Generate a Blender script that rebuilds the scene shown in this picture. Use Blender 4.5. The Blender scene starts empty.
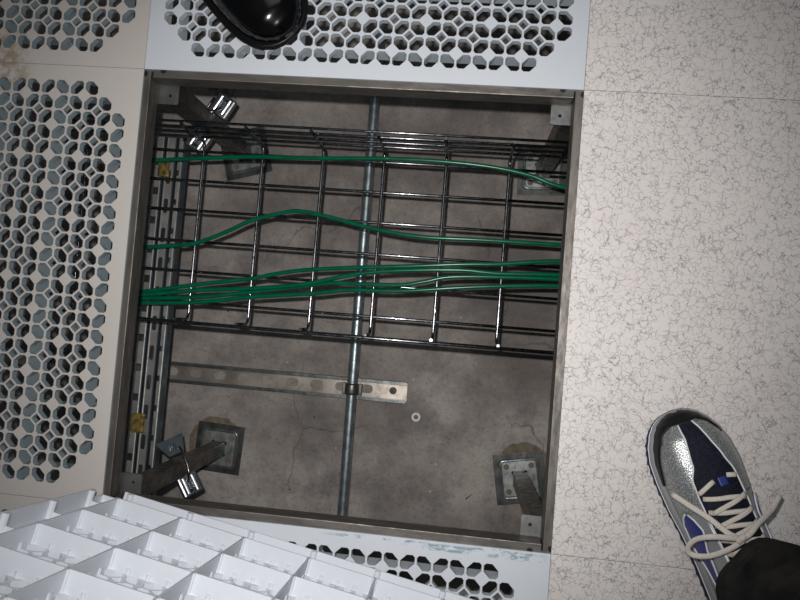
import bpy, bmesh, math, random
from mathutils import Vector, Matrix, Euler
random.seed(7)
PI = math.pi
SC = bpy.context.scene
C = SC.collection
T = 0.6096                      # floor module
SUB = -0.455                    # concrete level

# ------------------------------------------------------------------ materials
def S(c):
    return tuple(((v / 255) / 12.92 if v / 255 <= .04045 else ((v / 255 + .055) / 1.055) ** 2.4) for v in c) + (1,)

def new_mat(name, col, rough=.5, metal=0., spec=.5):
    m = bpy.data.materials.new(name); m.use_nodes = True
    b = m.node_tree.nodes['Principled BSDF']
    b.inputs['Base Color'].default_value = S(col)
    b.inputs['Roughness'].default_value = rough
    b.inputs['Metallic'].default_value = metal
    b.inputs['Specular IOR Level'].default_value = spec
    return m

class G:
    """little node helper"""
    def __init__(s, m):
        s.m = m; s.n = m.node_tree.nodes; s.l = m.node_tree.links
        s.b = s.n['Principled BSDF']
        s.tc = s.n.new('ShaderNodeTexCoord')
    def _in(s, node, key, v):
        if v is None: return
        if hasattr(v, 'is_output') : s.l.new(v, node.inputs[key])
        else: node.inputs[key].default_value = v
    def vec(s, scale=(1, 1, 1), loc=(0, 0, 0), rot=(0, 0, 0)):
        n = s.n.new('ShaderNodeMapping'); s.l.new(s.tc.outputs['Object'], n.inputs[0])
        n.inputs['Scale'].default_value = scale; n.inputs['Location'].default_value = loc; n.inputs['Rotation'].default_value = rot
        return n.outputs[0]
    def noise(s, scale, detail=4, rough=.55, v=None, dist=0.):
        n = s.n.new('ShaderNodeTexNoise'); n.inputs['Scale'].default_value = scale
        n.inputs['Detail'].default_value = detail; n.inputs['Roughness'].default_value = rough; n.inputs['Distortion'].default_value = dist
        s.l.new(v if v is not None else s.tc.outputs['Object'], n.inputs['Vector'])
        return n.outputs['Fac']
    def ncol(s, scale, detail=2, v=None):
        n = s.n.new('ShaderNodeTexNoise'); n.inputs['Scale'].default_value = scale; n.inputs['Detail'].default_value = detail
        s.l.new(v if v is not None else s.tc.outputs['Object'], n.inputs['Vector'])
        return n.outputs['Color']
    def vor(s, scale, feat='DISTANCE_TO_EDGE', v=None, out='Distance'):
        n = s.n.new('ShaderNodeTexVoronoi'); n.feature = feat; n.inputs['Scale'].default_value = scale
        s.l.new(v if v is not None else s.tc.outputs['Object'], n.inputs['Vector'])
        return n.outputs[out]
    def wave(s, scale, v=None, dist=0.):
        n = s.n.new('ShaderNodeTexWave'); n.inputs['Scale'].default_value = scale; n.inputs['Distortion'].default_value = dist
        s.l.new(v if v is not None else s.tc.outputs['Object'], n.inputs['Vector'])
        return n.outputs['Fac']
    def ramp(s, f, a, b, lo=0., hi=1.):
        n = s.n.new('ShaderNodeMapRange'); n.inputs['From Min'].default_value = a; n.inputs['From Max'].default_value = b
        n.inputs['To Min'].default_value = lo; n.inputs['To Max'].default_value = hi
        s.l.new(f, n.inputs['Value']); return n.outputs[0]
    def math(s, op, a, b=None, c=None):
        n = s.n.new('ShaderNodeMath'); n.operation = op
        s._in(n, 0, a); s._in(n, 1, b); s._in(n, 2, c)
        return n.outputs[0]
    def mix(s, f, a, b):
        n = s.n.new('ShaderNodeMix'); n.data_type = 'RGBA'
        s._in(n, 0, f)
        s._in(n, 6, a); s._in(n, 7, b)
        return n.outputs[2]
    def add(s, a, b, k):
        n = s.n.new('ShaderNodeVectorMath'); n.operation = 'MULTIPLY_ADD'
        s.l.new(b, n.inputs[0]); n.inputs[1].default_value = (k, k, k); s.l.new(a, n.inputs[2])
        return n.outputs[0]
    def sep(s, v=None):
        n = s.n.new('ShaderNodeSeparateXYZ'); s.l.new(v if v is not None else s.tc.outputs['Object'], n.inputs[0]); return n.outputs
    def col(s, c): s.l.new(c, s.b.inputs['Base Color'])
    def rough(s, c): s.l.new(c, s.b.inputs['Roughness'])
    def bump(s, h, strength=.3, dist=.001):
        n = s.n.new('ShaderNodeBump'); n.inputs['Strength'].default_value = strength; n.inputs['Distance'].default_value = dist
        s.l.new(h, n.inputs['Height']); s.l.new(n.outputs[0], s.b.inputs['Normal'])

M = {}
# concrete
m = new_mat('concrete', (104, 96, 93), .85, 0, .25); g = G(m)
n1 = g.noise(3.2, 6, .6); n2 = g.noise(16, 6, .7); n3 = g.noise(160, 3, .7)
c = g.mix(g.ramp(n1, .38, .62), S((112, 105, 100)), S((172, 163, 156)))
c = g.mix(g.ramp(n2, .42, .70, 0, .75), c, S((100, 96, 94)))
c = g.mix(g.ramp(n3, .52, .80, 0, .5), c, S((64, 61, 60)))
c = g.mix(g.ramp(g.noise(45, 3, .6), .68, .78, 0, .4), c, S((60, 56, 55)))
dd = g.ramp(g.vor(38, 'F1'), .05, .09, 1, 0); gate = g.ramp(g.noise(9, 2), .56, .60)
c = g.mix(g.math('MULTIPLY', dd, gate), c, S((196, 186, 176)))
dk = g.ramp(g.vor(24, 'F1', g.vec(loc=(3, 1, 0))), .03, .07, .8, 0)
c = g.mix(g.math('MULTIPLY', dk, g.ramp(g.noise(7, 2), .5, .54)), c, S((45, 42, 42)))
# hairline cracks
wv = g.add(g.tc.outputs['Object'], g.ncol(9, 4), .10)
cr = g.ramp(g.vor(1.9, 'DISTANCE_TO_EDGE', wv), .0, .004, .55, 0)
c = g.mix(g.math('MULTIPLY', cr, g.ramp(g.noise(5, 2), .46, .56)), c, S((62, 57, 55)))
g.col(c); g.bump(n3, .35, .002); M['concrete'] = m

def metal(name, a, b, rough=.35, sc=40, mt=1., stretch=(1, 1, 1), bump=.05):
    m = new_mat(name, a, rough, mt); g = G(m)
    v = g.vec(scale=stretch)
    n = g.noise(sc, 5, .65, v); g.col(g.mix(g.ramp(n, .35, .68), S(a), S(b)))
    g.rough(g.ramp(g.noise(sc * 2, 3, .6, v), .3, .7, rough - .08, rough + .14))
    if bump: g.bump(n, bump, .001)
    M[name] = m; return m
metal('galvanised', (158, 158, 155), (104, 104, 102), .42, 60)
metal('stringer_steel', (132, 126, 120), (96, 92, 88), .52, 90, .8, stretch=(.25, 1, 1))
metal('tube_steel', (122, 118, 112), (84, 82, 78), .38, 50, .85)
metal('plate_steel', (150, 150, 148), (100, 102, 100), .42, 45, .85)
metal('base_zinc', (184, 188, 186), (104, 108, 106), .38, 60, .75)
metal('wire_zinc', (150, 150, 154), (84, 86, 92), .2, 90, 1., bump=0)
metal('bright_zinc', (200, 203, 208), (140, 145, 152), .22, 60, 1.)
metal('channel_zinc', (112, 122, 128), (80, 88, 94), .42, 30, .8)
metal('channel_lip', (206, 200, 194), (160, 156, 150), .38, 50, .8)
metal('conduit_zinc', (182, 192, 194), (122, 134, 138), .34, 60, .9)
metal('strut_zinc', (196, 186, 174), (122, 114, 106), .36, 22, .75)
metal('edge_glint', (225, 225, 222), (180, 180, 178), .55, 60, .45, bump=0)  # pale and rough: the flash highlight on bent edges is put into the colour
metal('rail_zinc', (140, 142, 142), (84, 86, 88), .3, 60, .9)
metal('base_border', (104, 106, 104), (60, 62, 60), .4, 60, .8)
metal('dark_steel', (74, 74, 74), (40, 40, 40), .4, 60, .8)
m = new_mat('hole_dark', (20, 20, 20), .8); M['hole_dark'] = m
m = new_mat('brass_tape', (132, 112, 60), .35, .3); g = G(m)
g.col(g.mix(g.ramp(g.noise(90, 3), .4, .6), S((148, 126, 70)), S((86, 74, 44)))); M['brass_tape'] = m
m = new_mat('rust_glue', (122, 106, 80), .8); g = G(m)
g.col(g.mix(g.ramp(g.noise(70, 4), .4, .6), S((124, 112, 92)), S((98, 90, 76)))); M['rust_glue'] = m

def paint(name, top, speck, marks=None, stain=None, rough=.45):
    m = new_mat(name, top, rough, 0, .4); g = G(m)
    c = g.mix(g.ramp(g.noise(5, 4, .6), .3, .7, 0, .35), S(top), S(tuple(int(v * .93) for v in top)))
    sp = g.ramp(g.noise(260, 2, .5), .70, .76, 0, .5)
    c = g.mix(sp, c, S(speck))
    sc_ = g.ramp(g.noise(12, 5, .8, g.vec(scale=(1, 9, 1))), .70, .74, 0, .35)
    c = g.mix(sc_, c, S(speck))
    xyz = g.sep()
    if stain:                       # brown glue residue: (x, y, radius) in panel coordinates
        for sx, sy, r in stain:
            n = g.n.new('ShaderNodeVectorMath'); n.operation = 'DISTANCE'
            g.l.new(g.add(g.vec(scale=(1, 1, 0)), g.ncol(40, 4), .03), n.inputs[0])
            n.inputs[1].default_value = (sx + .015, sy + .015, .015)
            f = g.ramp(n.outputs['Value'], r * .3, r, .75, 0)
            f = g.math('MULTIPLY', f, g.ramp(g.noise(60, 5, .7), .42, .56))
            c = g.mix(f, c, S((150, 128, 96)))
    if marks:                       # teal felt-pen smears along one edge
        for y0, x0, x1 in marks:
            f = g.ramp(g.math('ABSOLUTE', g.math('SUBTRACT', xyz[1], g.ramp(g.noise(14, 2), 0, 1, y0 - .006, y0 + .006))), .0008, .0028, 1, 0)
            f = g.math('MULTIPLY', f, g.ramp(g.noise(45, 4, .7, g.vec(scale=(.9, 1.6, 1))), .50, .56))
            f = g.math('MULTIPLY', f, g.math('MULTIPLY', g.ramp(xyz[0], x0, x0 + .04), g.ramp(xyz[0], x1 - .02, x1, 1, 0)))
            c = g.mix(g.math('MULTIPLY', f, .6), c, S((34, 112, 128)))
    g.col(c); M[name] = m; return m
paint('panel_cream', (206, 198, 192), (128, 112, 100), stain=[(-.215 + .3048, .0145 - .3048, .05)])
paint('panel_cream_plain', (206, 199, 193), (128, 112, 100), stain=[(.10, .294, .045)])
paint('panel_white', (212, 216, 222), (140, 140, 144))
paint('panel_white_marked', (212, 216, 222), (140, 140, 144), marks=[(.300, .0, .303), (.2955, .10, .303), (.292, .20, .303)])
paint('cast_white', (226, 230, 237), (200, 204, 212), rough=.45)
paint('cast_blue', (148, 162, 168), (120, 132, 138), rough=.5)
paint('cast_pale', (196, 204, 210), (150, 156, 162), rough=.5)

# vinyl laminate with squiggly veins
m = new_mat('vinyl', (214, 207, 204), .42, 0, .35); g = G(m)
base = g.mix(g.ramp(g.noise(4, 4), .3, .7), S((226, 220, 215)), S((216, 208, 203)))
for sc, k, th, lo, hi, colr, loc in ((88, .014, .030, .40, .50, (122, 118, 124), (0, 0, 0)),
                                 (66, .020, .022, .47, .53, (92, 90, 100), (2.3, .7, .4)),
                                 (120, .012, .034, .50, .56, (136, 122, 128), (5.1, 3.3, .2))):
    v0 = g.vec(loc=loc, scale=(1, 1, .05))
    v = g.add(v0, g.ncol(70, 3, v0), k)
    ed = g.ramp(g.vor(sc, 'DISTANCE_TO_EDGE', v), th * .35, th * 1.5, .85, 0)
    gt = g.ramp(g.noise(sc * .75, 3, .6, v0), lo, hi)
    base = g.mix(g.math('MULTIPLY', ed, g.math('MULTIPLY', gt, .66)), base, S(colr))
dots = g.ramp(g.vor(110, 'F1', g.vec(scale=(1, 1, .05))), .08, .14, .75, 0)
base = g.mix(g.math('MULTIPLY', dots, g.ramp(g.noise(60, 2), .56, .60)), base, S((66, 64, 78)))
g.col(base); M['vinyl'] = m
M['panel_edge'] = new_mat('panel_edge', (110, 104, 98), .6)

m = new_mat('green_jacket', (0, 92, 62), .2, 0, .35); g = G(m)
g.col(g.mix(g.ramp(g.noise(60, 2), .3, .7), S((0, 84, 58)), S((0, 98, 68)))); M['green'] = m
M['white_plastic'] = new_mat('white_plastic', (214, 210, 204), .5)

# shoes & cloth
m = new_mat('silver_mesh', (176, 178, 176), .33, .55); g = G(m)
vv = g.vec(scale=(1, 1, 1))
hx = g.vor(560, 'F1'); g.col(g.mix(g.ramp(hx, .25, .55), S((196, 198, 196)), S((140, 142, 142)))); g.bump(hx, .35, .0008); M['silver_mesh'] = m
M['silver_leather'] = new_mat('silver_leather', (158, 162, 162), .35, .4)
m = new_mat('navy_mesh', (20, 24, 44), .75, 0, .25); g = G(m)
g.col(g.mix(g.ramp(g.noise(300, 2), .4, .6), S((10, 13, 24)), S((24, 28, 44)))); M['navy'] = m
M['toe_black'] = new_mat('toe_black', (15, 15, 17), .5, 0, .3)
M['midsole_grey'] = new_mat('midsole_grey', (140, 141, 144), .5)
M['outsole'] = new_mat('outsole_navy', (26, 30, 62), .55)
M['piping_white'] = new_mat('piping_white', (222, 224, 226), .45)
M['royal_blue'] = new_mat('royal_blue', (22, 42, 118), .45)
m = new_mat('lace', (200, 190, 178), .8, 0, .2); g = G(m)
h = g.noise(900, 2); g.col(g.mix(g.ramp(h, .3, .7), S((228, 220, 210)), S((192, 184, 174)))); g.bump(h, .4, .0005); M['lace'] = m
m = new_mat('black_denim', (20, 20, 22), .9, 0, .1); g = G(m)
h = g.wave(420, g.vec(rot=(0, .6, .6)), 2.); g.col(g.mix(g.ramp(g.noise(30, 4), .35, .7), S((26, 26, 26)), S((56, 54, 52)))); g.bump(h, .5, .0008); M['denim'] = m
m = new_mat('black_leather', (5, 5, 6), .16, 0, .35); g = G(m)
g.bump(g.noise(220, 3), .12, .0006); M['black_leather'] = m
M['black_rubber'] = new_mat('black_rubber', (7, 7, 8), .45, 0, .3)
M['skin'] = new_mat('skin', (190, 140, 115), .6)
M['sock'] = new_mat('sock', (205, 205, 205), .9)

# ------------------------------------------------------------------ helpers
def obj(name, bm, mats, parent=None, smooth=False, loc=None, rot=None):
    me = bpy.data.meshes.new(name); bm.normal_update(); bm.to_mesh(me); bm.free()
    if not isinstance(mats, (list, tuple)): mats = [mats]
    for k in mats: me.materials.append(M[k])
    if smooth:
        for p in me.polygons: p.use_smooth = True
    o = bpy.data.objects.new(name, me); C.objects.link(o)
    if parent: o.parent = parent
    if loc is not None: o.location = loc
    if rot is not None: o.rotation_euler = rot
    return o

def tag(o, label=None, cat=None, group=None, kind=None):
    if label: o['label'] = label
    if cat: o['category'] = cat
    if group: o['group'] = group
    if kind: o['kind'] = kind
    return o

def thing(name, label, cat, loc=(0, 0, 0), rot=(0, 0, 0), group=None):
    o = bpy.data.objects.new(name, None); C.objects.link(o); o.empty_display_size = .05
    o.location = loc; o.rotation_euler = rot
    return tag(o, label, cat, group)

def box(bm, c, s, rot=None, mi=0, bev=0.):
    r = bmesh.ops.create_cube(bm, size=1.)
    vs = r['verts']
    mtx = Matrix.Translation(c) @ (rot.to_matrix().to_4x4() if rot else Matrix.Identity(4)) @ Matrix.Diagonal((*s, 1))
    bmesh.ops.transform(bm, matrix=mtx, verts=vs)
    fs = {f for v in vs for f in v.link_faces}
    for f in fs: f.material_index = mi
    if bev:
        es = {e for v in vs for e in v.link_edges}
        r = bmesh.ops.bevel(bm, geom=list(es), offset=bev, segments=2, affect='EDGES', profile=.6)
        for f in r['faces']: f.material_index = mi
    return bm

def cyl(bm, a, b, r, seg=12, mi=0, r2=None):
    a = Vector(a); b = Vector(b); d = b - a
    q = d.to_track_quat('Z', 'Y')
    mtx = Matrix.Translation((a + b) / 2) @ q.to_matrix().to_4x4()
    rr = bmesh.ops.create_cone(bm, cap_ends=True, segments=seg, radius1=r, radius2=r if r2 is None else r2, depth=d.length, matrix=mtx)
    for f in {f for v in rr['verts'] for f in v.link_faces}: f.material_index = mi
    return bm

def catmull(pts, n=6):
    P = [Vector(p) for p in pts]; P = [P[0] * 2 - P[1]] + P + [P[-1] * 2 - P[-2]]
    out = []
    for i in range(1, len(P) - 2):
        p0, p1, p2, p3 = P[i - 1:i + 3]
        for k in range(n):
            t = k / n
            out.append(.5 * ((2 * p1) + (p2 - p0) * t + (2 * p0 - 5 * p1 + 4 * p2 - p3) * t * t + (3 * p1 - p0 - 3 * p2 + p3) * t ** 3))
    out.append(P[-2]); return out

def sweep(bm, pts, r, seg=8, flat=None, up=None, mi=0, close=True):
    """tube along pts; flat=(half width, half thickness) gives a ribbon whose thin axis follows up"""
    pts = [Vector(p) for p in pts]; rings = []
    pn = None
    for i, p in enumerate(pts):
        t = (pts[min(i + 1, len(pts) - 1)] - pts[max(i - 1, 0)]).normalized()
        if pn is None:
            a = Vector(up) if up else (Vector((0, 0, 1)) if abs(t.z) < .9 else Vector((1, 0, 0)))
        else: a = Vector(up) if up else pn
        n = (a - t * a.dot(t)).normalized(); b = t.cross(n); pn = n
        ra, rb = (flat if flat else (r, r))
        if callable(ra): ra = ra(i / (len(pts) - 1))
        rings.append([bm.verts.new(p + b * ra * math.cos(2 * PI * k / seg) + n * rb * math.sin(2 * PI * k / seg)) for k in range(seg)])
    for A, B in zip(rings, rings[1:]):
        for k in range(seg):
            f = bm.faces.new((A[k], A[(k + 1) % seg], B[(k + 1) % seg], B[k])); f.material_index = mi; f.smooth = True
    if close:
        bm.faces.new(rings[0][::-1]).material_index = mi; bm.faces.new(rings[-1]).material_index = mi
    return bm

def prism(bm, poly, z0, z1, mi=0):
    """vertical prism from a 2-D outline"""
    a = [bm.verts.new((x, y, z0)) for x, y in poly]; b = [bm.verts.new((x, y, z1)) for x, y in poly]
    n = len(poly)
    bm.faces.new(a[::-1]).material_index = mi; bm.faces.new(b).material_index = mi
    for i in range(n): bm.faces.new((a[i], a[(i + 1) % n], b[(i + 1) % n], b[i])).material_index = mi
    return bm

def plate_with_holes(bm, outer, holes, z1, z0, mi_top=0, mi_side=1, mi_bot=0, chamfer=0., mi_ch=None):
    """flat plate, top at z1, bottom at z0, with through holes (2-D loops)"""
    def shrink(lp, d):
        cx = sum(p[0] for p in lp) / len(lp); cy = sum(p[1] for p in lp) / len(lp)
        return [(cx + (x - cx) * (1 - d / max(1e-6, math.hypot(x - cx, y - cy))), cy + (y - cy) * (1 - d / max(1e-6, math.hypot(x - cx, y - cy)))) for x, y in lp]
    def loop(lp, z):
        vs = [bm.verts.new((x, y, z)) for x, y in lp]
        es = [bm.edges.new((vs[i], vs[(i + 1) % len(vs)])) for i in range(len(vs))]
        return vs, es
    for top in (True, False):
        z = z1 if top else z0
        E = []; L = []
        for k, lp in enumerate([outer] + holes):
            q = lp if (k == 0 or top) else shrink(lp, chamfer)
            vs, es = loop(q, z); E += es; L.append(vs)
        r = bmesh.ops.triangle_fill(bm, use_beauty=True, use_dissolve=False, edges=E, normal=(0, 0, 1 if top else -1))
        for f in r['geom']:
            if isinstance(f, bmesh.types.BMFace):
                f.material_index = mi_top if top else mi_bot
                f.normal_update()
                if (f.normal.z > 0) != top: f.normal_flip()
        if top: LT = L
        else: LB = L
    for k, (A, B) in enumerate(zip(LT, LB)):
        n = len(A)
        if k and chamfer:
            Mid = [bm.verts.new((b.co.x, b.co.y, z1 - chamfer)) for b in B]
            for i in range(n):
                j = (i + 1) % n
                bm.faces.new((A[j], A[i], Mid[i], Mid[j])).material_index = mi_ch if mi_ch is not None else mi_side
                bm.faces.new((Mid[j], Mid[i], B[i], B[j])).material_index = mi_side
        else:
            for i in range(n):
                j = (i + 1) % n
                vs = (A[i], A[j], B[j], B[i])
                bm.faces.new(vs[::-1] if k == 0 else vs[::-1]).material_index = mi_side
    bmesh.ops.recalc_face_normals(bm, faces=bm.faces)
    return bm

# ------------------------------------------------------------------ the subfloor (structure)
bm = bmesh.new(); box(bm, (.3, -.3, SUB - .05), (5.2, 5.2, .1))
o = obj('floor', bm, 'concrete'); tag(o, 'stained grey concrete slab under the raised floor', None, kind='structure')

# ------------------------------------------------------------------ perforated panels
PITCH = .0219; NC = 26; WEB = .0020; CUT = .0086; CUS = .0030
def hole_loops():
    hs = []
    h = PITCH / 2 - WEB / 2
    off = PITCH * (NC - 1) / 2
    for c in range(1, NC + 1):
        for r in range(1, NC + 1):
            a = min(c - 1, NC - c); b = min(r - 1, NC - r)
            if a + b < 2: continue
            x = -off + (c - 1) * PITCH; y = off - (r - 1) * PITCH
            slash = (c + r) % 2 == 0
            # slash: pointed at upper right / lower left, cut off at upper left / lower right
            tl, tr = (CUT, CUS) if slash else (CUS, CUT)
            bl, br = (CUS, CUT) if slash else (CUT, CUS)
            hs.append([(x + h - br, y - h), (x + h, y - h + br), (x + h, y + h - tr), (x + h - tr, y + h),
                       (x - h + tl, y + h), (x - h, y + h - tl), (x - h, y - h + bl), (x - h + bl, y - h)])
    d = WEB + CUT - WEB * 1.45
    for tc in range(1, NC):
        for tr_ in range(1, NC):
            ok = (tc % 2 == 0 and tr_ % 2 == 0) or (tc % 4 == 3 and tr_ % 4 == 3)
            if not ok: continue
            x = -off + (tc - .5) * PITCH; y = off - (tr_ - .5) * PITCH
            hs.append([(x + d, y), (x, y + d), (x - d, y), (x, y - d)])
    return hs
HOLES = hole_loops()
HP = T / 2 - .00025
def plate_mesh(bm, thick, mi=(0, 1, 1)):
    outer = [(-HP, -HP), (HP, -HP), (HP, HP), (-HP, HP)]
    return plate_with_holes(bm, outer, HOLES, 0, -thick, mi[0], mi[1], mi[2], .0006, mi[0])
RIBS = [-.2628 + .0876 * k for k in range(7)]
def rib_mesh(bm, z0, z1, inset, corner, post=.0042, bosses=True):
    e = T / 2 - inset; h = z1 - z0; zc = (z0 + z1) / 2
    ri = e if not corner else .2628 + .0011
    for v in RIBS:
        box(bm, (v, 0, zc), (.0022, 2 * ri, h)); box(bm, (0, v, zc), (2 * ri, .0022, h))
        if corner:                              # low cross ribs in the narrow outer cells
            for s in (-1, 1):
                m_ = s * (ri + e) / 2; w_ = e - ri + .001
                box(bm, (v, m_, z1 - h * .2), (.0026, w_, h * .4)); box(bm, (m_, v, z1 - h * .2), (w_, .0026, h * .4))
    for s in (-1, 1):
        L = 2 * (e - corner)
        box(bm, (s * e, 0, zc), (.0026, L, h)); box(bm, (0, s * e, zc), (L, .0026, h))
        if corner:                              # the low corner pockets
            for t_ in (-1, 1):
                box(bm, (s * e, t_ * (e - corner / 2), z1 - h * .22), (.0026, corner, h * .44))
                box(bm, (t_ * (e - corner / 2), s * e, z1 - h * .22), (corner, .0026, h * .44))
    for a in RIBS:
        for b in RIBS: cyl(bm, (a, b, z0 + .0002), (a, b, z1), post, 10)
        if corner:
            for s in (-1, 1):
                cyl(bm, (a, s * (e - .003), z0 + .0002), (a, s * (e - .003), z1), post * 1.2, 10)
                cyl(bm, (s * (e - .003), a, z0 + .0002), (s * (e - .003), a, z1), post * 1.2, 10)
    if bosses:
        for a in RIBS:
            for k in range(6):
                for j in (1, 2, 3):
                    b = RIBS[0] + .0876 * k + .0219 * j
                    cyl(bm, (a, b, z1 - .0062), (a, b, z1 + .002), .0032, 8)
                    cyl(bm, (b, a, z1 - .0062), (b, a, z1 + .002), .0032, 8)
    return bm
PT = .011
meshes = {}
def floor_panel(mats, loc, label):
    t = thing('perforated_floor_panel', label, 'floor panel', loc, (0, 0, 0), 'perforated panels set in the raised floor')
    key = tuple(mats)
    bm = bmesh.new(); plate_mesh(bm, PT); obj('perforated_plate', bm, [mats[0], mats[1]], t)
    if mats[1] not in meshes:
        bm = bmesh.new(); rib_mesh(bm, -.032, -PT + .0004, .016, 0, bosses=False)
        meshes[mats[1]] = obj('stiffening_ribs', bm, mats[1], t)
    else:
        r = meshes[mats[1]].copy(); C.objects.link(r); r.parent = t
    return t
c = T / 2
floor_panel(('panel_cream_plain', 'cast_blue'), (-c, -c, 0), 'cream perforated floor panel along the left side of the open pit')
floor_panel(('panel_cream', 'cast_blue'), (-c, c, 0), 'cream perforated floor panel at the top left corner with brown glue stain')
floor_panel(('panel_white', 'cast_pale'), (c, c, 0), 'white perforated floor panel under the black leather shoe')
floor_panel(('panel_white_marked', 'cast_pale'), (c, -3 * c, 0), 'white perforated floor panel below the pit with teal pen marks on its edge')
floor_panel(('panel_cream_plain', 'cast_blue'), (-c, -3 * c, 0), 'cream floor panel mostly hidden behind the lifted upright panel')

# the lifted panel, standing on edge with its ribbed underside to the pit
R3 = Euler((math.radians(84.33), math.radians(-.32), math.radians(-10.43)), 'XYZ')
rm = R3.to_matrix()
RIBD = .0215
org = Vector((.0447, -.5856, .0440)) + rm @ Vector((.2628, .2628, RIBD + .009))
t = thing('perforated_floor_panel', 'lifted white floor panel standing on edge with its ribbed underside to the pit', 'floor panel', org, R3)
bm = bmesh.new(); plate_mesh(bm, .009, (0, 1, 1)); obj('perforated_plate', bm, ['panel_cream_plain', 'cast_white'], t)
bm = bmesh.new(); rib_mesh(bm, -.009 - RIBD, -.0088, .0022, .030, post=.0036); obj('stiffening_ribs', bm, 'cast_white', t)

# ------------------------------------------------------------------ vinyl panels
def vinyl(loc, label, seed):
    bm = bmesh.new(); box(bm, (0, 0, -.016), (2 * HP, 2 * HP, .032), mi=0)
    bm.faces.ensure_lookup_table()
    for f in bm.faces:
        f.normal_update(); f.material_index = 0 if f.normal.z > .5 else 1
    # cut the edges back under the lip so that the panel sits on the stringers
    bm2 = bmesh.new()
    box(bm2, (0, 0, -.0012), (2 * HP, 2 * HP, .0024), mi=0)
    box(bm2, (0, 0, -.0172), (2 * HP - .028, 2 * HP - .028, .0296), mi=1)
    bm.free()
    for f in bm2.faces:
        f.normal_update()
        if f.material_index == 0 and abs(f.normal.z) < .5: f.material_index = 1
    o = obj('vinyl_floor_panel', bm2, ['vinyl', 'panel_edge'])
    o.location = loc; tag(o, label, 'floor panel', 'solid vinyl topped floor panels')
    return o
vinyl((3 * c, c, 0), 'veined cream vinyl floor panel in the top right corner, no shoe on it', 0)
vinyl((3 * c, -c, 0), 'veined cream vinyl floor panel right of the pit, under the running shoe toe', 1)
vinyl((3 * c, -3 * c, 0), 'veined cream vinyl floor panel in the bottom right corner under the black jeans', 2)

# ------------------------------------------------------------------ stringers
SH = .0105; ST = -.0028; SB = -.0345
def stringer(a, b, label, screws, SH=SH, SB=SB):
    a = Vector(a); b = Vector(b); d = (b - a); L = d.length; ang = math.atan2(d.y, d.x)
    t = thing('floor_stringer', label, 'stringer', (a + b) / 2, (0, 0, ang), 'steel stringers framing the open pit')
    bm = bmesh.new(); box(bm, (0, 0, (ST + SB) / 2), (L - .002, 2 * SH, ST - SB), bev=.0012)
    obj('square_tube', bm, 'stringer_steel', t)
    for s in screws:
        bm = bmesh.new(); cyl(bm, (s * (L / 2 - .016), 0, ST - .001), (s * (L / 2 - .016), 0, ST + .0006), .0042, 14)
        cyl(bm, (s * (L / 2 - .016), 0, ST + .0004), (s * (L / 2 - .016), 0, ST + .0009), .0022, 6, 1)
        obj('screw', bm, ['dark_steel', 'hole_dark'], t)
    return t
e = SH + .0005
stringer((e, 0, 0), (T - e, 0, 0), 'steel stringer along the top edge of the pit', (-1, 1))
stringer((e, -T, 0), (T - e, -T, 0), 'steel stringer along the bottom edge of the pit beside teal marks', (-1, 1))
stringer((0, SH, 0), (0, -T - SH, 0), 'steel stringer along the left edge of the pit above the slotted channel', (-1, 1), .0090, -.0300)
stringer((T, SH, 0), (T, -T - SH, 0), 'steel stringer along the right edge of the pit beside the vinyl panel', (-1, 1))

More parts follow.
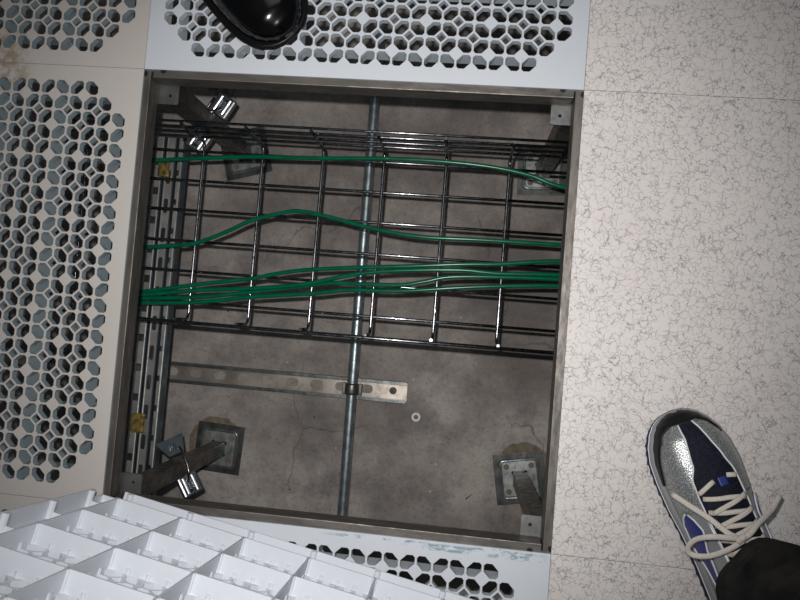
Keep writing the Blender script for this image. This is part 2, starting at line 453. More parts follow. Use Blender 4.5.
# ------------------------------------------------------------------ pedestals
def rrect(w, r, n=5, cx=0, cy=0):
    out = []
    for qx, qy, a0 in ((1, 1, 0), (-1, 1, 90), (-1, -1, 180), (1, -1, 270)):
        for k in range(n + 1):
            a = math.radians(a0 + 90 * k / n)
            out.append((cx + qx * (w - r) + r * math.cos(a), cy + qy * (w - r) + r * math.sin(a)))
    return out
def circ(r, n=12, cx=0, cy=0): return [(cx + r * math.cos(2 * PI * k / n), cy + r * math.sin(2 * PI * k / n)) for k in range(n)]
def pedestal(x, y, label, rbase):
    t = thing('floor_pedestal', label, 'pedestal', (x, y, SUB), (0, 0, 0), 'steel pedestals at the pit corners')
    H = SB - SUB
    bm = bmesh.new()
    holes = [circ(.0026, 12, sx * .025, sy * .025) for sx in (-1, 1) for sy in (-1, 1)]
    plate_with_holes(bm, rrect(.0375, .003, 3), holes, H - .0004, H - .0036, 0, 0, 0)
    obj('head_plate', bm, 'plate_steel', t)
    bm = bmesh.new()                                  # square post, hollow look at its foot slots
    w = .0140
    prism(bm, rrect(w, .0022, 3), .006, H - .0036)
    obj('post', bm, 'tube_steel', t, rot=(0, 0, rbase * .5))
    bp = bmesh.new()
    box(bp, (0, 0, .0012), (.098, .098, .0024), bev=.0006)
    for f in bp.faces: f.material_index = 1
    # raised rounded rim
    o_ = rrect(.0375, .009, 6); i_ = rrect(.0345, .007, 6); i2 = rrect(.033, .006, 6); o2 = rrect(.039, .010, 6)
    n = len(o_)
    rings = [[bp.verts.new((p[0], p[1], z)) for p in lp] for lp, z in ((o2, .0022), (o_, .0062), (i_, .0062), (i2, .0036))]
    for A, B in zip(rings, rings[1:]):
        for k in range(n): bp.faces.new((A[k], A[(k + 1) % n], B[(k + 1) % n], B[k]))
    bp.faces.new(rings[-1])
    pl = obj('base_plate', bp, ['base_zinc', 'base_border'], t, rot=(0, 0, rbase))
    b2 = bmesh.new(); lp_ = rrect(.036, .008, 6); lp_ = lp_ + lp_[:2]; sweep(b2, [(a, b, .0062) for a, b in lp_], .0012, 8, close=False); obj('rim_glint', b2, 'bright_zinc', pl, smooth=True)  # bright bead laid on the rim to imitate its light reflections
    for sx in (-1, 1):
        for sy in (-1, 1):
            b2 = bmesh.new(); cyl(b2, (sx * .024, sy * .024, .0036), (sx * .024, sy * .024, .0062), .0056, 10); cyl(b2, (sx * .024, sy * .024, .006), (sx * .024, sy * .024, .0085), .0028, 8)
            obj('anchor_screw', b2, 'rust_glue', pl)
    b2 = bmesh.new()
    for k in range(4):
        a = PI / 4 + k * PI / 2
        cyl(b2, (w * 1.22 * math.cos(a), w * 1.22 * math.sin(a), .0035), (w * 1.1 * math.cos(a), w * 1.1 * math.sin(a), .011), .0036, 8, r2=.002)
    obj('weld_spots', b2, 'dark_steel', pl)
    return t
pedestal(0, 0, 'steel floor pedestal at the top left corner of the pit with two clamp blocks', math.radians(16))
pedestal(T, 0, 'steel floor pedestal at the top right corner of the pit behind the wire tray', math.radians(3))
pedestal(0, -T, 'steel floor pedestal at the bottom left corner beside the shiny clamp', math.radians(-3))
pedestal(T, -T, 'steel floor pedestal at the bottom right corner with glue around its base', math.radians(10))
# dried adhesive around two bases: flat irregular patches on the slab
def glue(x, y, pts, label):
    bm = bmesh.new(); prism(bm, pts, 0, .0008)
    o = obj('dried_glue_patch', bm, 'rust_glue'); o.location = (x, y, SUB); tag(o, label, 'glue', kind='stuff')
def blob(rx, ry, n=44, j=.035):
    return [((rx * (1 + random.uniform(-j, j))) * math.cos(2 * PI * k / n), (ry * (1 + random.uniform(-j, j))) * math.sin(2 * PI * k / n)) for k in range(n)]
glue(-.008, -T + .010, blob(.056, .054), 'tan dried glue smeared around the bottom left pedestal base')
glue(T + .006, -T + .014, blob(.057, .056), 'tan dried glue smeared around the bottom right pedestal base')

# ------------------------------------------------------------------ wire basket tray
TZ = -.225; WR = .0026
t = thing('wire_cable_tray', 'steel wire basket cable tray crossing the pit and carrying green cables', 'cable tray', (.3, -.2, TZ))
base = Vector((.3, -.2, TZ))
X0, X1 = -.245, .83
ylist = [-.0577, -.1095, -.1613, -.2150, -.2670, -.3200]
def wire(name, pts, r=WR, parent=t):
    bm = bmesh.new(); sweep(bm, [Vector(p) - base for p in pts], r, 8); return obj(name, bm, 'wire_zinc', parent)
for y in ylist: wire('longitudinal_wire', [(X0, y, TZ), (.3, y, TZ), (X1, y, TZ)])
for z in (.018, .046, .074, .1030): wire('longitudinal_wire', [(X0, -.0360, TZ + z), (.3, -.0360, TZ + z), (X1, -.0360, TZ + z)], .0022)
for z in (.006, .034, .062): wire('longitudinal_wire', [(X0, -.3548, TZ + z), (.3, -.3548, TZ + z), (X1, -.3548, TZ + z)])
k = -2
while .0064 + .105 * k < X1:
    x = .0064 + .105 * k
    pts = [(x, -.0405, TZ + .1045), (x, -.0405, TZ + .06), (x, -.0407, TZ + .012), (x, -.0435, TZ + .0062), (x, -.049, TZ + .0046), (x, -.056, TZ + .0046), (x, -.064, TZ + .0046),
           (x, -.2, TZ + .0046), (x, -.332, TZ + .0046), (x, -.336, TZ + .0046), (x, -.340, TZ + .0046), (x, -.3465, TZ + .0075), (x, -.350, TZ + .014), (x, -.3502, TZ + .062)]
    wire('transverse_wire', pts)
    k += 1

# ------------------------------------------------------------------ green cables (resting on the tray)
CZ = TZ + .0072 + .0037
CABLES = [
    ([(-0.1345, -0.0823), (-0.0845, -0.0808), (0.0043, -0.0721), (0.0919, -0.0643), (0.1441, -0.0621), (0.2217, -0.0593), (0.3235, -0.0538), (0.4158, -0.053), (0.4989, -0.0572), (0.565, -0.0674), (0.6277, -0.085), (0.7877, -0.0985)], 0, 'single green cable nearest the far side wall of the wire tray'),
    ([(-0.1337, -0.2341), (-0.0837, -0.2323), (-0.0342, -0.2262), (0.0095, -0.2188), (0.0603, -0.1964), (0.1054, -0.1728), (0.1612, -0.1554), (0.1868, -0.152), (0.225, -0.1563), (0.2736, -0.1657), (0.3336, -0.176), (0.401, -0.1814), (0.4836, -0.1798), (0.5651, -0.1791), (0.6279, -0.1788), (0.7879, -0.1786)], 0, 'lone green cable arching across the middle of the wire tray'),
    ([(-0.1348, -0.3132), (-0.0848, -0.3102), (0.025, -0.2881), (0.1111, -0.2722), (0.1619, -0.2591), (0.2126, -0.2495), (0.2968, -0.2396), (0.3635, -0.2332), (0.4655, -0.2221), (0.5273, -0.2172), (0.6297, -0.2049), (0.7897, -0.1991)], 0, 'topmost green cable of the bundle across the wire tray'),
    ([(-0.1307, -0.3177), (-0.0807, -0.3154), (0.0289, -0.2985), (0.115, -0.2894), (0.1996, -0.2763), (0.2494, -0.2633), (0.2988, -0.2505), (0.3648, -0.2406), (0.463, -0.2325), (0.5281, -0.2335), (0.6303, -0.2283), (0.7903, -0.2259)], 0.0072, 'green cable second from the top in the bundle, merging into it at right'),
    ([(-0.1338, -0.3218), (-0.0838, -0.3204), (0.0272, -0.3102), (0.1132, -0.295), (0.1981, -0.2792), (0.2485, -0.2695), (0.2992, -0.2674), (0.366, -0.264), (0.4069, -0.2551), (0.4474, -0.2446), (0.5289, -0.2385), (0.6319, -0.2349), (0.7919, -0.2332)], 0, 'green cable that dips then rises within the bundle of cables'),
    ([(-0.1329, -0.3304), (-0.0829, -0.329), (0.028, -0.3186), (0.114, -0.3035), (0.2195, -0.2894), (0.2832, -0.2787), (0.3668, -0.274), (0.4684, -0.2604), (0.5493, -0.2518), (0.6326, -0.2455), (0.7926, -0.2419)], 0, 'lowest green cable of the bundle across the wire tray')]
for i, (pts, dz, label) in enumerate(CABLES):
    bm = bmesh.new()
    P = [Vector((x, y, CZ + dz)) for x, y in pts]
    sweep(bm, catmull(P, 6), .0036, 10)
    tag(obj('network_cable', bm, 'green'), label, 'cable', 'green network cables lying in the wire tray')

# ------------------------------------------------------------------ slotted channel on the left
t = thing('slotted_steel_channel', 'slotted galvanised steel channel running under the left ends of the wire tray', 'channel', (-.079, -.03, -.24))
Y0, Y1 = .0, -1.02
ZT = -.006
def notched_strip(x0, x1, z0, z1, first, pitch, gap, depth_side, mat, name):
    """a lip whose edge is cut by a notch at every pitch"""
    bm = bmesh.new(); y = Y0; pos = []
    yy = first
    while yy > Y1: pos.append(yy); yy -= pitch
    prev = Y0
    for p_ in pos:
        box(bm, ((x0 + x1) / 2, (prev + p_ + gap / 2) / 2, (z0 + z1) / 2), (x1 - x0, prev - p_ - gap / 2, z1 - z0))
        w = (x1 - x0) * .2
        xc = x0 + w / 2 if depth_side < 0 else x1 - w / 2
        box(bm, (xc, p_, (z0 + z1) / 2), (w, gap, z1 - z0))
        prev = p_ - gap / 2
    box(bm, ((x0 + x1) / 2, (prev + Y1) / 2, (z0 + z1) / 2), (x1 - x0, prev - Y1, z1 - z0))
    return obj(name, bm, mat, t)
notched_strip(-.0150, -.0010, ZT - .002, ZT, -.045, .0523, .013, -1, 'channel_lip', 'left_lip')
bm = bmesh.new()
box(bm, (-.0155, (Y0 + Y1) / 2, ZT - .020), (.002, Y0 - Y1, .040)); obj('left_flange', bm, 'channel_zinc', t)
def rect(x0, x1, y0, y1, r=.003):
    o_ = []
    for qx, qy, a0 in ((x1 - r, y1 - r, 0), (x0 + r, y1 - r, 90), (x0 + r, y0 + r, 180), (x1 - r, y0 + r, 270)):
        for k in range(4):
            a = math.radians(a0 + 30 * k); o_.append((qx + r * math.cos(a), qy + r * math.sin(a)))
    return o_
slots = []
yy = -.070
while yy > Y1 + .05: slots.append(rect(.0085, .0165, yy - .013, yy + .013, .0035)); yy -= .0523
bm = bmesh.new(); plate_with_holes(bm, [(.0060, Y1), (.0200, Y1), (.0200, Y0), (.0060, Y0)], slots, ZT - .004, ZT - .006, 0, 0, 0)
obj('centre_web', bm, 'channel_lip', t)
bm = bmesh.new()
box(bm, (.0025, (Y0 + Y1) / 2, ZT - .030), (.0060, Y0 - Y1, .002)); box(bm, (-.0005, (Y0 + Y1) / 2, ZT - .018), (.0012, Y0 - Y1, .024)); box(bm, (.0050, (Y0 + Y1) / 2, ZT - .022), (.002, Y0 - Y1, .036))
box(bm, (.0210, (Y0 + Y1) / 2, ZT - .022), (.002, Y0 - Y1, .036)); box(bm, (.026, (Y0 + Y1) / 2, ZT - .024), (.010, Y0 - Y1, .002))
obj('channel_body', bm, 'channel_zinc', t)
notched_strip(.0262, .0318, ZT - .008, ZT - .006, -.062, .0523, .010, 1, 'channel_lip', 'right_lip')
bm = bmesh.new(); box(bm, (.0328, (Y0 + Y1) / 2, ZT - .022), (.002, Y0 - Y1, .018)); obj('right_flange', bm, 'channel_zinc', t)
for xe, ze in ((-.0012, ZT - .0012), (.0062, ZT - .0050), (.0322, ZT - .0072)):
    bm = bmesh.new(); cyl(bm, (xe, Y0, ze), (xe, Y1, ze), .0013, 10); obj('glint_line', bm, 'edge_glint', t, smooth=True)  # thin pale rods added as the flash glint along the channel's bends
bm = bmesh.new(); box(bm, (.008, Y0 + .001, ZT - .018), (.050, .003, .034)); obj('end_plate', bm, 'bright_zinc', t)
for yy_, x_, w_, l_ in ((-.055, .005, .020, .034), (-.508, .002, .024, .034)):
    bm = bmesh.new(); box(bm, (x_, yy_, ZT + .0005), (w_, l_, .008), bev=.003)
    obj('brown_sleeve', bm, 'brass_tape', t)

# ------------------------------------------------------------------ pedestal clamps
def clamp_block(bm, L, W, H):
    """ribbed clamp jaw, long axis x"""
    prism_pts = [(-W / 2, 0), (-W / 2, H * .6), (-W * .36, H), (-W * .12, H), (-W * .06, H * .72), (W * .06, H * .72), (W * .12, H), (W * .36, H), (W / 2, H * .6), (W / 2, 0)]
    a = [bm.verts.new((-L / 2, y, z)) for y, z in prism_pts]; b = [bm.verts.new((L / 2, y, z)) for y, z in prism_pts]; n = len(a)
    bm.faces.new(a); bm.faces.new(b[::-1])
    for i in range(n): bm.faces.new((a[i], b[i], b[(i + 1) % n], a[(i + 1) % n]))
    bmesh.ops.recalc_face_normals(bm, faces=bm.faces)
def tube_clamp(x, y, z, d, lean, label, near=.022, far=.022, kinds=('jaw', 'jaw'), rod=True):
    """clamp round a post: jaws at +x and -x of its own frame, U-bolt between; d = clamp axis, lean = where its open side faces"""
    zz = Vector(lean).normalized(); xx = Vector(d); xx = (xx - zz * xx.dot(zz)).normalized(); yy_ = zz.cross(xx)
    zz = (zz + .42 * yy_).normalized(); yy_ = zz.cross(xx)
    rot = Matrix((xx, yy_, zz)).transposed().to_euler()
    t = thing('pedestal_clamp', label, 'clamp', (x, y, z), rot, 'clamps on the left pedestals')
    for s, dist, kd in ((1, far, kinds[0]), (-1, near, kinds[1])):
        bm = bmesh.new()
        if kd == 'jaw':
            box(bm, (0, 0, .006), (.038, .036, .012), bev=.0030)
            for yy in (-.0085, .0085):
                cyl(bm, (-.014, yy, .0105), (.014, yy, .0105), .0058, 20)
            o = obj('clamp_jaw', bm, 'jaw_zinc', t, loc=(s * (dist + .016), 0, 0))
            b2 = bmesh.new(); cyl(b2, (s * .011, 0, .012), (s * .011, 0, .0185), .0042, 6); obj('clamp_nut', b2, 'bright_zinc', o)
        else:
            prism(bm, [(-.020, -.026), (.010, -.012), (.010, .016), (-.020, .026)], 0, .004)
            o = obj('clamp_plate', bm, 'channel_zinc', t, loc=(s * (dist + .012), 0, .004))
            b2 = bmesh.new(); cyl(b2, (-.004, 0, .004), (-.004, 0, .008), .0056, 12); cyl(b2, (-.004, 0, .008), (-.004, 0, .010), .003, 8); obj('clamp_nut', b2, 'bright_zinc', o)
    bm = bmesh.new()
    sweep(bm, catmull([(-near - .010, .006, .012), (-near - .008, .004, .026), (-.012, .002, .032), (.008, .000, .034), (far + .000, -.004, .032), (far + .010, -.006, .020)], 6), .0024, 8)
    obj('u_bolt', bm, 'wire_zinc', t, smooth=True)
    if rod:
        bm = bmesh.new()
        sweep(bm, catmull([(-near - .034, .023, .008), (-.010, .021, .010), (far + .020, .021, .008)], 4), .0024, 8)
        obj('clamp_rod', bm, 'wire_zinc', t, smooth=True)
    return t
metal('jaw_zinc', (206, 208, 212), (150, 154, 158), .30, 60, 1., bump=.05)
tube_clamp(.002, 0, -.258, (.5, .86, 0), (.40, -.27, 1.12), 'shiny steel clamp around the top left pedestal post', .020, .022)
tube_clamp(-.002, -T + .002, -.262, (.52, -.85, 0), (.40, .27, 1.12), 'shiny steel clamp with curved rod around the bottom left pedestal post', .018, .022, ('jaw', 'plate'), False)

# ------------------------------------------------------------------ floor strut + conduit
t = thing('floor_strut', 'slotted steel strut lying on the concrete beneath the conduit', 'strut', (.125, -.4625, SUB), (0, 0, 0))
L0, L1 = -.62, .250
bm = bmesh.new()
sl = []
xx = .213 - .0
for k in range(16):
    xc = .168 - .0508 * k
    if xc < L0 + .03: break
    sl.append(rect(xc - .0130, xc + .0130, -.0085, .0085, .0080))
plate_with_holes(bm, [(L0, -.019), (L1, -.019), (L1, .019), (L0, .019)], sl, .003, .0008, 0, 0, 0)
obj('slotted_web', bm, 'strut_zinc', t)
for s in (-1, 1):
    bm = bmesh.new(); box(bm, ((L0 + L1) / 2, s * .0195, .0106), (L1 - L0, .0022, .0200)); box(bm, ((L0 + L1) / 2, s * .0178, .0199), (L1 - L0, .0055, .0018)); box(bm, ((L0 + L1) / 2, s * .0152, .0180), (L1 - L0, .0012, .0040))
    obj('side_rail', bm, 'rail_zinc', t)
bm = bmesh.new(); cyl(bm, (.222, .001, .003), (.222, .001, .0045), .0075, 18); cyl(bm, (.222, .001, .0045), (.222, .001, .0095), .0055, 6); cyl(bm, (.222, .001, .0095), (.222, .001, .012), .0026, 10)
obj('anchor_bolt', bm, 'dark_steel', t)
RC = .0105
ZC = SUB + .0210 + RC
bm = bmesh.new(); sweep(bm, [(.2655, .62, ZC), (.2655, .1, ZC), (.2675, -.35, ZC), (.2700, -.72, ZC), (.273, -1.2, ZC)], RC, 20)
tag(obj('electrical_conduit', bm, 'conduit_zinc'), 'long round steel conduit crossing the strut beneath the wire tray', 'conduit')
t = thing('conduit_clamp', 'small steel clamp holding the conduit to the floor strut', 'clamp', (.2677, -.4625, SUB + .021))
bm = bmesh.new()
pts = [( (RC + .0018) * math.cos(a), 0, RC + (RC + .0018) * math.sin(a)) for a in [PI * k / 10 for k in range(11)]]
pts = [(RC + .0018, 0, .001)] + pts + [(-RC - .0018, 0, .001)]
sweep(bm, pts, .001, 8, flat=(.011, .0012)); obj('strap', bm, 'tube_steel', t)
for s in (-1, 1):
    bm = bmesh.new(); box(bm, (s * (RC + .006), 0, .0055), (.006, .022, .011), bev=.001); obj('strap_ear', bm, 'tube_steel', t)

# small litter on the slab
bm = bmesh.new(); plate_with_holes(bm, circ(.0090, 24), [circ(.0046, 20)], .0022, 0, 0, 0, 0)
o = obj('washer', bm, 'white_plastic'); o.location = (.3968, -.5098, SUB); tag(o, 'small white ring washer lying on the concrete right of the strut', 'washer')
t = thing('loose_screw', 'tiny dark screw lying on the concrete left of the bottom right pedestal', 'screw', (.5117, -.6565, SUB), (0, 0, .7))
bm = bmesh.new(); cyl(bm, (-.004, 0, .0022), (.009, 0, .0012), .0013, 8, r2=.0005); obj('shank', bm, 'dark_steel', t)
bm = bmesh.new(); cyl(bm, (-.0052, 0, .0026), (-.004, 0, .0024), .0028, 12, r2=.0014); obj('head', bm, 'dark_steel', t)

# ------------------------------------------------------------------ feet
def interp(tab, s):
    if s <= tab[0][0]: return tab[0][1]
    for (a, va), (b, vb) in zip(tab, tab[1:]):
        if s <= b:
            k = (s - a) / (b - a); k2 = k * k * (3 - 2 * k)
            return va + (vb - va) * (k * .6 + k2 * .4)
    return tab[-1][1]
L = .299
WID = [(0, .0), (.002, .013), (.006, .022), (.012, .030), (.022, .038), (.036, .0450), (.055, .0500), (.08, .0518), (.11, .0505), (.15, .0460), (.19, .0425), (.23, .041), (.265, .038), (.283, .030), (.294, .018), (L, 0.)]
CEN = [(0, -.001), (.03, .001), (.08, .003), (.15, .003), (L, -.001)]
SOL = [(0, .020), (.05, .021), (.12, .024), (.2, .030), (L, .034)]
UPH = [(0, .004), (.004, .012), (.012, .020), (.03, .031), (.06, .040), (.09, .047), (.12, .056), (.15, .066), (.18, .078), (.21, .086), (.26, .086), (.29, .07), (L, .04)]
def up_pt(s, th, off=0.):
    def f(s, th):
        w = max(interp(WID, s) - .004, .0001); h = interp(UPH, s); z0 = interp(SOL, s) - .001
        sn, cs = math.sin(th), math.cos(th)
        narrow = 1 - .16 * max(0., cs) ** 1.0 * min(1, s / .12)
        x = w * math.copysign(abs(sn) ** .78, sn) * narrow; z = z0 + h * max(cs, 0) ** .82
        return Vector((interp(CEN, s) + x, L - s, z))
    p = f(s, th)
    if off:
        ds = .002; dt = .02
        a = f(min(s + ds, L - .001), th) - f(max(s - ds, .001), th); b = f(s, min(th + dt, PI / 2)) - f(s, max(th - dt, -PI / 2))
        n = a.cross(b)
        if n.length > 1e-12:
            n.normalize()
            if n.dot(p - Vector((interp(CEN, s), L - s, 0))) < 0: n = -n
            p = p + n * off
    return p
def patch(bm, s0, s1, lo, hi, off, ns=24, nt=14, mi=0, thick=.0016):
    """raised patch on the upper between th=lo(s) and th=hi(s)"""
    top = []; bot = []
    for i in range(ns + 1):
        s = s0 + (s1 - s0) * i / ns
        a, b = lo(s), hi(s)
        top.append([bm.verts.new(up_pt(s, a + (b - a) * j / nt, off)) for j in range(nt + 1)])
        bot.append([bm.verts.new(up_pt(s, a + (b - a) * j / nt, off - thick)) for j in (0, nt)])
    for i in range(ns):
        for j in range(nt):
            f = bm.faces.new((top[i][j], top[i][j + 1], top[i + 1][j + 1], top[i + 1][j])); f.smooth = True; f.material_index = mi
        bm.faces.new((top[i][0], top[i + 1][0], bot[i + 1][0], bot[i][0])).material_index = mi
        bm.faces.new((top[i][nt], bot[i][1], bot[i + 1][1], top[i + 1][nt])).material_index = mi
    bmesh.ops.recalc_face_normals(bm, faces=bm.faces)
    return bm
def lin(*tab): return lambda s: interp(list(tab), s)
def shoe_sole(bm, zlo, zhi, grow=0., n=72, zig=0., bands=()):
    """closed outline prism following the sole"""
    ss = [L * (1 - math.cos(PI * k / n)) / 2 for k in range(n + 1)]
    rt = [(interp(CEN, s) + interp(WID, s) + (grow if 0 < s < L else 0), L - s, s) for s in ss]
    lf = [(interp(CEN, s) - interp(WID, s) - (grow if 0 < s < L else 0), L - s, s) for s in ss[1:-1]][::-1]
    out = rt + lf; m_ = len(out)
    levels = [0, .18, .5, .82, 1]
    bulge = [-.0006, .0006, .0012, .0008, -.0012]
    rings = []
    for lv, bg in zip(levels, bulge):
        ring = []
        for i, (x, y, s) in enumerate(out):
            z0 = zlo(s); z1 = zhi(s)
            cx = interp(CEN, s); sc = 1 + bg / .04
            zz = zig * (1 if i % 2 else -1) * (1 if lv < .4 else 0)
            ring.append(bm.verts.new((cx + (x - cx) * sc * (1 + zz / .05), L / 2 + (y - L / 2) * (1 + bg / .12), z0 + (z1 - z0) * lv)))
        rings.append(ring)
    for A, B in zip(rings, rings[1:]):
        for k in range(m_): bm.faces.new((A[k], A[(k + 1) % m_], B[(k + 1) % m_], B[k])).smooth = True
    for ring, fl in ((rings[0], True), (rings[-1], False)):
        nr = len(rt)
        def quad(a, b, c_, d):
            vs = [ring[a], ring[b], ring[c_], ring[d]]; u = []
            for v in vs:
                if v not in u: u.append(v)
            if len(u) >= 3:
                try: bm.faces.new(u)
                except ValueError: pass
        for k in range(nr - 1):
            quad(k, k + 1, (m_ - k - 1) % m_, (m_ - k) % m_)
    bmesh.ops.recalc_face_normals(bm, faces=bm.faces)
    return bm
def leg_tube(bm, path, rx, ry, nseg=48, fold=.004, seed=1, cuff=True, lean=0.):
    """trouser leg: rings along a path, open double-walled hem at the bottom; lean tips the hem ring (front higher)"""
    rnd = random.Random(seed); ph = [rnd.uniform(0, 2 * PI) for _ in range(6)]
    rings = []
    P = catmull(path, 8); n = len(P)
    def ring(p, k, sc, ln):
        r = []
        for j in range(nseg):
            a = 2 * PI * j / nseg
            w = fold * (math.sin(3 * a + ph[0] + k * 5) + .6 * math.sin(5 * a + ph[1] - k * 7) + .5 * math.sin(9 * k * 2 * PI + ph[2] + a) + .3 * math.sin(8 * a + ph[3] + k * 12))
            x = (rx(k) * sc + w) * math.cos(a); y = (ry(k) * sc + w) * math.sin(a)
            r.append(bm.verts.new((p.x + x, p.y + y, p.z + ln * y)))
        return r
    rings.append(ring(P[0] + Vector((0, 0, .03)), 0, .955, lean))
    rings.append(ring(P[0], 0, .97, lean)); rings.append(ring(P[0] - Vector((0, 0, .0015)), 0, .985, lean)); rings.append(ring(P[0], 0, 1.0, lean))
    if cuff:
        rings.append(ring(P[0] + Vector((0, 0, .022)), .02, 1.012, lean)); rings.append(ring(P[0] + Vector((0, 0, .025)), .025, .992, lean))
    for i in range(1, n):
        k = i / (n - 1)
        if k < .06: continue
        rings.append(ring(P[i], k, 1.0, lean * (1 - k)))
    for A, B in zip(rings, rings[1:]):
        for j in range(nseg): bm.faces.new((A[j], A[(j + 1) % nseg], B[(j + 1) % nseg], B[j])).smooth = True
    bm.faces.new(rings[-1])
    bmesh.ops.recalc_face_normals(bm, faces=bm.faces)
    return bm
def body_leg(bm, path, rad):
    rings = []
    P = catmull(path, 6)
    for i, p in enumerate(P):
        r = rad(i / (len(P) - 1))
        rings.append([bm.verts.new((p.x + r * math.cos(2 * PI * j / 20), p.y + r * 1.08 * math.sin(2 * PI * j / 20), p.z)) for j in range(20)])
    for A, B in zip(rings, rings[1:]):
        for j in range(20): bm.faces.new((A[j], A[(j + 1) % 20], B[(j + 1) % 20], B[j])).smooth = True
    bm.faces.new(rings[0][::-1]); bm.faces.new(rings[-1])
    return bm

# --- photographer's leg with the running shoe
FA = math.radians(114.66 - 90)
person = thing('person', 'person in black jeans and a silver and navy running shoe standing on the vinyl panel', 'person', (.8705, -.6835, .0), (0, 0, FA))
LEGP = [(.008, .082, .108), (.009, .068, .20), (.012, .04, .34), (.02, .01, .50), (.035, -.02, .66), (.05, -.05, .82)]
bm = bmesh.new(); body_leg(bm, [(0, .055, .070), (0, .05, .13), (.004, .045, .22), (.012, .03, .34)], lambda k: .034 + .016 * k)
obj('lower_leg', bm, 'sock', person)
bm = bmesh.new(); leg_tube(bm, LEGP, lambda k: .069 + .022 * k, lambda k: .083 + .012 * k, fold=.0045, seed=4, lean=.22)
o = obj('jeans_leg', bm, 'denim', person); tag(o, 'black denim trouser leg with stitched hem')
# shoe
bm = bmesh.new()
ns, nt = 60, 30; rows = []
for i in range(ns + 1):
    s = L * (1 - math.cos(PI * (i + .35) / (ns + .7))) / 2
    if s > .232: break
    rows.append([bm.verts.new(up_pt(s, -PI / 2 + PI * j / nt)) for j in range(nt + 1)])
for A, B in zip(rows, rows[1:]):
    for j in range(nt): bm.faces.new((A[j], A[j + 1], B[j + 1], B[j])).smooth = True
# heel counter continues as an open collar
def collar(s, th):
    p = up_pt(s, th); return p
rows2 = []
sh = [.232 + (L - .0015 - .232) * k / 16 for k in range(17)]
for s in sh:
    k = min(1, (s - .232) / .02)
    lo = 1.0
    rl = []
    for j in range(9):
        th = -PI / 2 + (PI / 2 - .42) * j / 8; rl.append(bm.verts.new(up_pt(s, th)))
    rr_ = []
    for j in range(9):
        th = PI / 2 - (PI / 2 - .42) * j / 8; rr_.append(bm.verts.new(up_pt(s, th)))
    rows2.append((rl, rr_))
for (a, b), (c_, d) in zip(rows2, rows2[1:]):
    for j in range(8):
        bm.faces.new((a[j], a[j + 1], c_[j + 1], c_[j])).smooth = True; bm.faces.new((b[j], b[j + 1], d[j + 1], d[j])).smooth = True
bmesh.ops.recalc_face_normals(bm, faces=bm.faces)
shoe = obj('running_shoe', bm, 'silver_mesh', person); tag(shoe, 'silver mesh running shoe')
bm = bmesh.new(); shoe_sole(bm, lambda s: .006, lambda s: interp(SOL, s) * .99)
obj('midsole', bm, 'midsole_grey', shoe)
bm = bmesh.new(); shoe_sole(bm, lambda s: .0 + .010 * max(0, 1 - s / .03) * .6, lambda s: .0075 + .006 * max(0, 1 - s / .03), grow=.0012, n=60, zig=.0016)
obj('outsole', bm, 'outsole', shoe)
bm = bmesh.new(); shoe_sole(bm, lambda s: interp(SOL, s) * .60, lambda s: interp(SOL, s) * .66, grow=.0010)
obj('midsole_line', bm, 'piping_white', shoe)
# black toe bumper, reaching further back on the left
bm = bmesh.new(); patch(bm, .0012, .0125, lambda s: -PI / 2, lambda s: PI / 2, .0022, 12, 30)
patch(bm, .0120, .080, lambda s: -PI / 2, lin((.012, -.48), (.02, -.98), (.045, -1.26), (.080, -1.48)), .0020, 20, 6)
patch(bm, .0120, .040, lin((.012, .62), (.02, 1.08), (.030, 1.3), (.040, 1.48)), lambda s: PI / 2, .0020, 14, 6)
obj('toe_bumper', bm, 'toe_black', shoe)
NL = lin((.012, -.18), (.03, -.16), (.06, -.26), (.075, -.44), (.10, -.50), (.15, -.56), (.22, -.62))
NR = lin((.012, .30), (.03, .34), (.06, .46), (.075, .56), (.10, .60), (.15, .62), (.22, .66))
bm = bmesh.new(); patch(bm, .0125, .225, NL, NR, .0014, 48, 18)
obj('navy_vamp', bm, 'navy', shoe)
bm = bmesh.new()
for fn, a, b in ((NL, .013, .225), (NR, .013, .225)):
    sweep(bm, [up_pt(a + (b - a) * k / 50, fn(a + (b - a) * k / 50), .0022) for k in range(51)], .0011, 6)
obj('white_piping', bm, 'piping_white', shoe)
# smooth side overlays beside the lacing
bm = bmesh.new()
patch(bm, .112, .225, lin((.112, -1.30), (.14, -1.38), (.225, -1.4)), lambda s: NL(s) - .03, .0012, 30, 10)
patch(bm, .105, .225, lambda s: NR(s) + .03, lin((.105, 1.1), (.13, 1.35), (.225, 1.4)), .0012, 30, 10)
obj('side_overlay', bm, 'silver_leather', shoe)
# curved blue side marks with white outline, both sides
def side_mark(sg):
    a_lo = lin((.112, -1.14), (.118, -1.28), (.13, -1.42), (.155, -1.50), (.19, -1.36), (.24, -1.12))
    a_hi = lin((.112, -1.06), (.118, -.94), (.13, -.84), (.155, -1.04), (.19, -1.14), (.24, -1.08))
    if sg < 0: lo, hi = a_lo, a_hi
    else: lo, hi = (lambda s: -a_hi(s)), (lambda s: -a_lo(s))
    bm = bmesh.new(); patch(bm, .112, .235, lo, hi, .0026, 34, 8); m1 = obj('side_emblem', bm, 'royal_blue', shoe)
    bm = bmesh.new()
    for fn in (lo, hi): sweep(bm, [up_pt(.112 + .123 * k / 40, fn(.112 + .123 * k / 40), .0028) for k in range(41)], .0012, 6)
    obj('emblem_outline', bm, 'piping_white', m1)
side_mark(-1); side_mark(1)
for a_, b_, lo_, hi_ in ((.079, .088, .02, .20), (.160, .182, -.04, .14)):
    bm = bmesh.new(); patch(bm, a_, b_, lambda s: lo_, lambda s: hi_, .0062, 8, 6, thick=.004); obj('lace_tab', bm, 'royal_blue', shoe)
bm = bmesh.new(); patch(bm, .180, .231, lambda s: -.40, lambda s: .40, .0045, 12, 12, thick=.004)
obj('tongue', bm, 'sock', shoe)
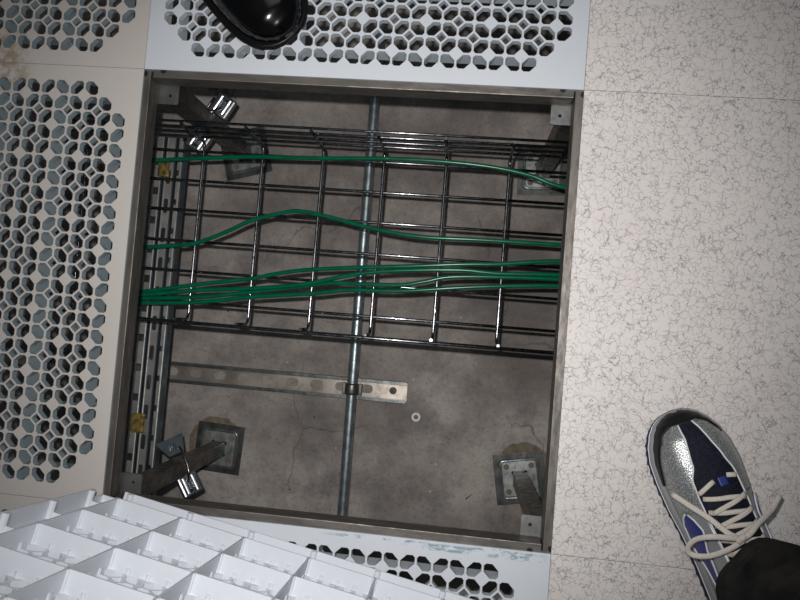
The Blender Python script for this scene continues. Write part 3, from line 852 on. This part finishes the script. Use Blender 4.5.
# laces: bars and crossings, then the bow
def srf(s, th, off=.004): return up_pt(s, th, off)
bm = bmesh.new()
eye = [(.084, -.38, .50), (.100, -.40, .54), (.115, -.43, .56), (.130, -.45, .56), (.145, -.48, .55), (.160, -.50, .55), (.175, -.52, .55)]
FL = (.0029, .0011)
def lace_run(bm, s0, t0, s1, t1, off):
    P = [srf(s0 + (s1 - s0) * k / 8, t0 + (t1 - t0) * k / 8, off + .0016 * math.sin(PI * k / 8)) for k in range(9)]
    sweep(bm, P, .001, 8, flat=FL, up=(0, .15, 1))
# first bar is broken by the blue tab
lace_run(bm, .090, -.44, .081, -.02, .0036); lace_run(bm, .079, .24, .083, .50, .0036)
for (s, a, b) in eye[1:]: lace_run(bm, s - .004, a, s + .008, b, .0034)
for (s, a, b), (s2, a2, b2) in zip(eye[1:], eye[2:]):
    lace_run(bm, s2 - .002, a2 + .10, s + .004, b - .04, .0060)
obj('lacing', bm, 'lace', shoe)
bm = bmesh.new()
BOW = [
    [(-0.0037, 0.1614, 0.108), (-0.0161, 0.1692, 0.112), (-0.0355, 0.1762, 0.11), (-0.05, 0.1743, 0.1), (-0.0589, 0.1653, 0.092), (-0.0561, 0.1554, 0.09), (-0.0404, 0.1518, 0.098), (-0.019, 0.1555, 0.106), (-0.0036, 0.1609, 0.11)],
    [(-0.0037, 0.1614, 0.108), (-0.0154, 0.1737, 0.109), (-0.026, 0.191, 0.1), (-0.0382, 0.2064, 0.085), (-0.0485, 0.2196, 0.066)],
    [(-0.0042, 0.1623, 0.11), (0.0071, 0.1672, 0.112), (0.0195, 0.1716, 0.106), (0.0353, 0.1738, 0.096), (0.0469, 0.176, 0.088), (0.0622, 0.1842, 0.08)],
    [(-0.0095, 0.1606, 0.11), (-0.0034, 0.1654, 0.1135), (0.0034, 0.1643, 0.11)]]
for q in BOW: sweep(bm, catmull(q, 6), .001, 8, flat=(.0033, .0015), up=(0, 0, 1))
obj('lace_bow', bm, 'lace', shoe)

# --- second person's black shoe on the white perforated panel
HA = math.atan2(-.625, .781) - PI / 2
toe = Vector((.2145, .0560)); fw = Vector((.781, -.625)); Lb = .292
hp = toe - fw * Lb
p2 = thing('person', 'person in black trousers and a glossy black leather shoe standing on the white perforated panel', 'person', (hp.x, hp.y, 0), (0, 0, HA))
sv = (WID, CEN, SOL, UPH, L)
L = Lb
WID = [(0, 0), (.002, .014), (.006, .024), (.012, .033), (.022, .0425), (.036, .0495), (.055, .0535), (.08, .054), (.11, .051), (.15, .045), (.19, .040), (.23, .039), (.26, .035), (.28, .024), (.288, .014), (L, 0)]
CEN = [(0, .0), (L, 0)]
SOL = [(0, .014), (.08, .014), (.2, .022), (L, .026)]
UPH = [(0, .003), (.004, .013), (.012, .022), (.03, .032), (.06, .040), (.1, .052), (.14, .068), (.18, .084), (.22, .09), (.27, .08), (L, .05)]
bm = bmesh.new(); rows = []
ns, nt = 56, 28
for i in range(ns + 1):
    s = L * (1 - math.cos(PI * (i + .35) / (ns + .7))) / 2
    rows.append([bm.verts.new(up_pt(s, -PI / 2 + PI * j / nt)) for j in range(nt + 1)])
for A, B in zip(rows, rows[1:]):
    for j in range(nt): bm.faces.new((A[j], A[j + 1], B[j + 1], B[j])).smooth = True
bmesh.ops.recalc_face_normals(bm, faces=bm.faces)
sh2 = obj('leather_shoe', bm, 'black_leather', p2); tag(sh2, 'glossy black leather shoe')
bm = bmesh.new(); shoe_sole(bm, lambda s: 0, lambda s: interp(SOL, s) * .8, grow=.0030); obj('sole', bm, 'black_rubber', sh2)
bm = bmesh.new(); body_leg(bm, [(0, .06, .07), (0, .055, .14), (0, .05, .24), (0, .04, .36)], lambda k: .034 + .022 * k); obj('lower_leg', bm, 'black_rubber', p2)
bm = bmesh.new(); leg_tube(bm, [(0, .07, .075), (0, .062, .18), (0, .05, .32), (0, .03, .53), (0, .01, .72)], lambda k: .078 + .014 * k, lambda k: .092 + .004 * k, fold=.003, seed=9, lean=.15)
o = obj('trouser_leg', bm, 'denim', p2); tag(o, 'black trouser leg')
WID, CEN, SOL, UPH, L = sv

# ------------------------------------------------------------------ camera, flash, room light
cam = bpy.data.cameras.new('camera'); co = bpy.data.objects.new('camera', cam); C.objects.link(co)
co.location = (.4703, -.33326, .90136)
co.rotation_euler = (math.radians(2.6948), math.radians(5.0444), math.radians(4.6728))
cam.sensor_width = 36; cam.lens = 675.63 / 800 * 36; cam.clip_start = .01
SC.camera = co
fl = bpy.data.lights.new('camera_flash', 'SPOT'); fo = bpy.data.objects.new('camera_flash', fl); C.objects.link(fo)
fo.location = Vector(co.location) + co.rotation_euler.to_matrix() @ Vector((-.030, .045, .0))
fo.rotation_euler = co.rotation_euler
fl.energy = 33; fl.shadow_soft_size = .008; fl.spot_size = math.radians(92); fl.spot_blend = 1.0; fl.color = (1., .985, .97)
al = bpy.data.lights.new('ceiling_light', 'AREA'); ao = bpy.data.objects.new('ceiling_light', al); C.objects.link(ao)
ao.location = (.9, .6, 2.6); ao.rotation_euler = (0, 0, 0); al.shape = 'RECTANGLE'; al.size = 1.2; al.size_y = .6; al.energy = 3.5; al.color = (.93, .97, 1.)
w = bpy.data.worlds.new('room'); SC.world = w; w.use_nodes = True
w.node_tree.nodes['Background'].inputs[0].default_value = (.85, .93, 1, 1); w.node_tree.nodes['Background'].inputs[1].default_value = .065
SC.view_settings.view_transform = 'Standard'; SC.view_settings.look = 'None'; SC.view_settings.gamma = 1; SC.view_settings.use_curve_mapping = False
SC.view_settings.exposure = 0
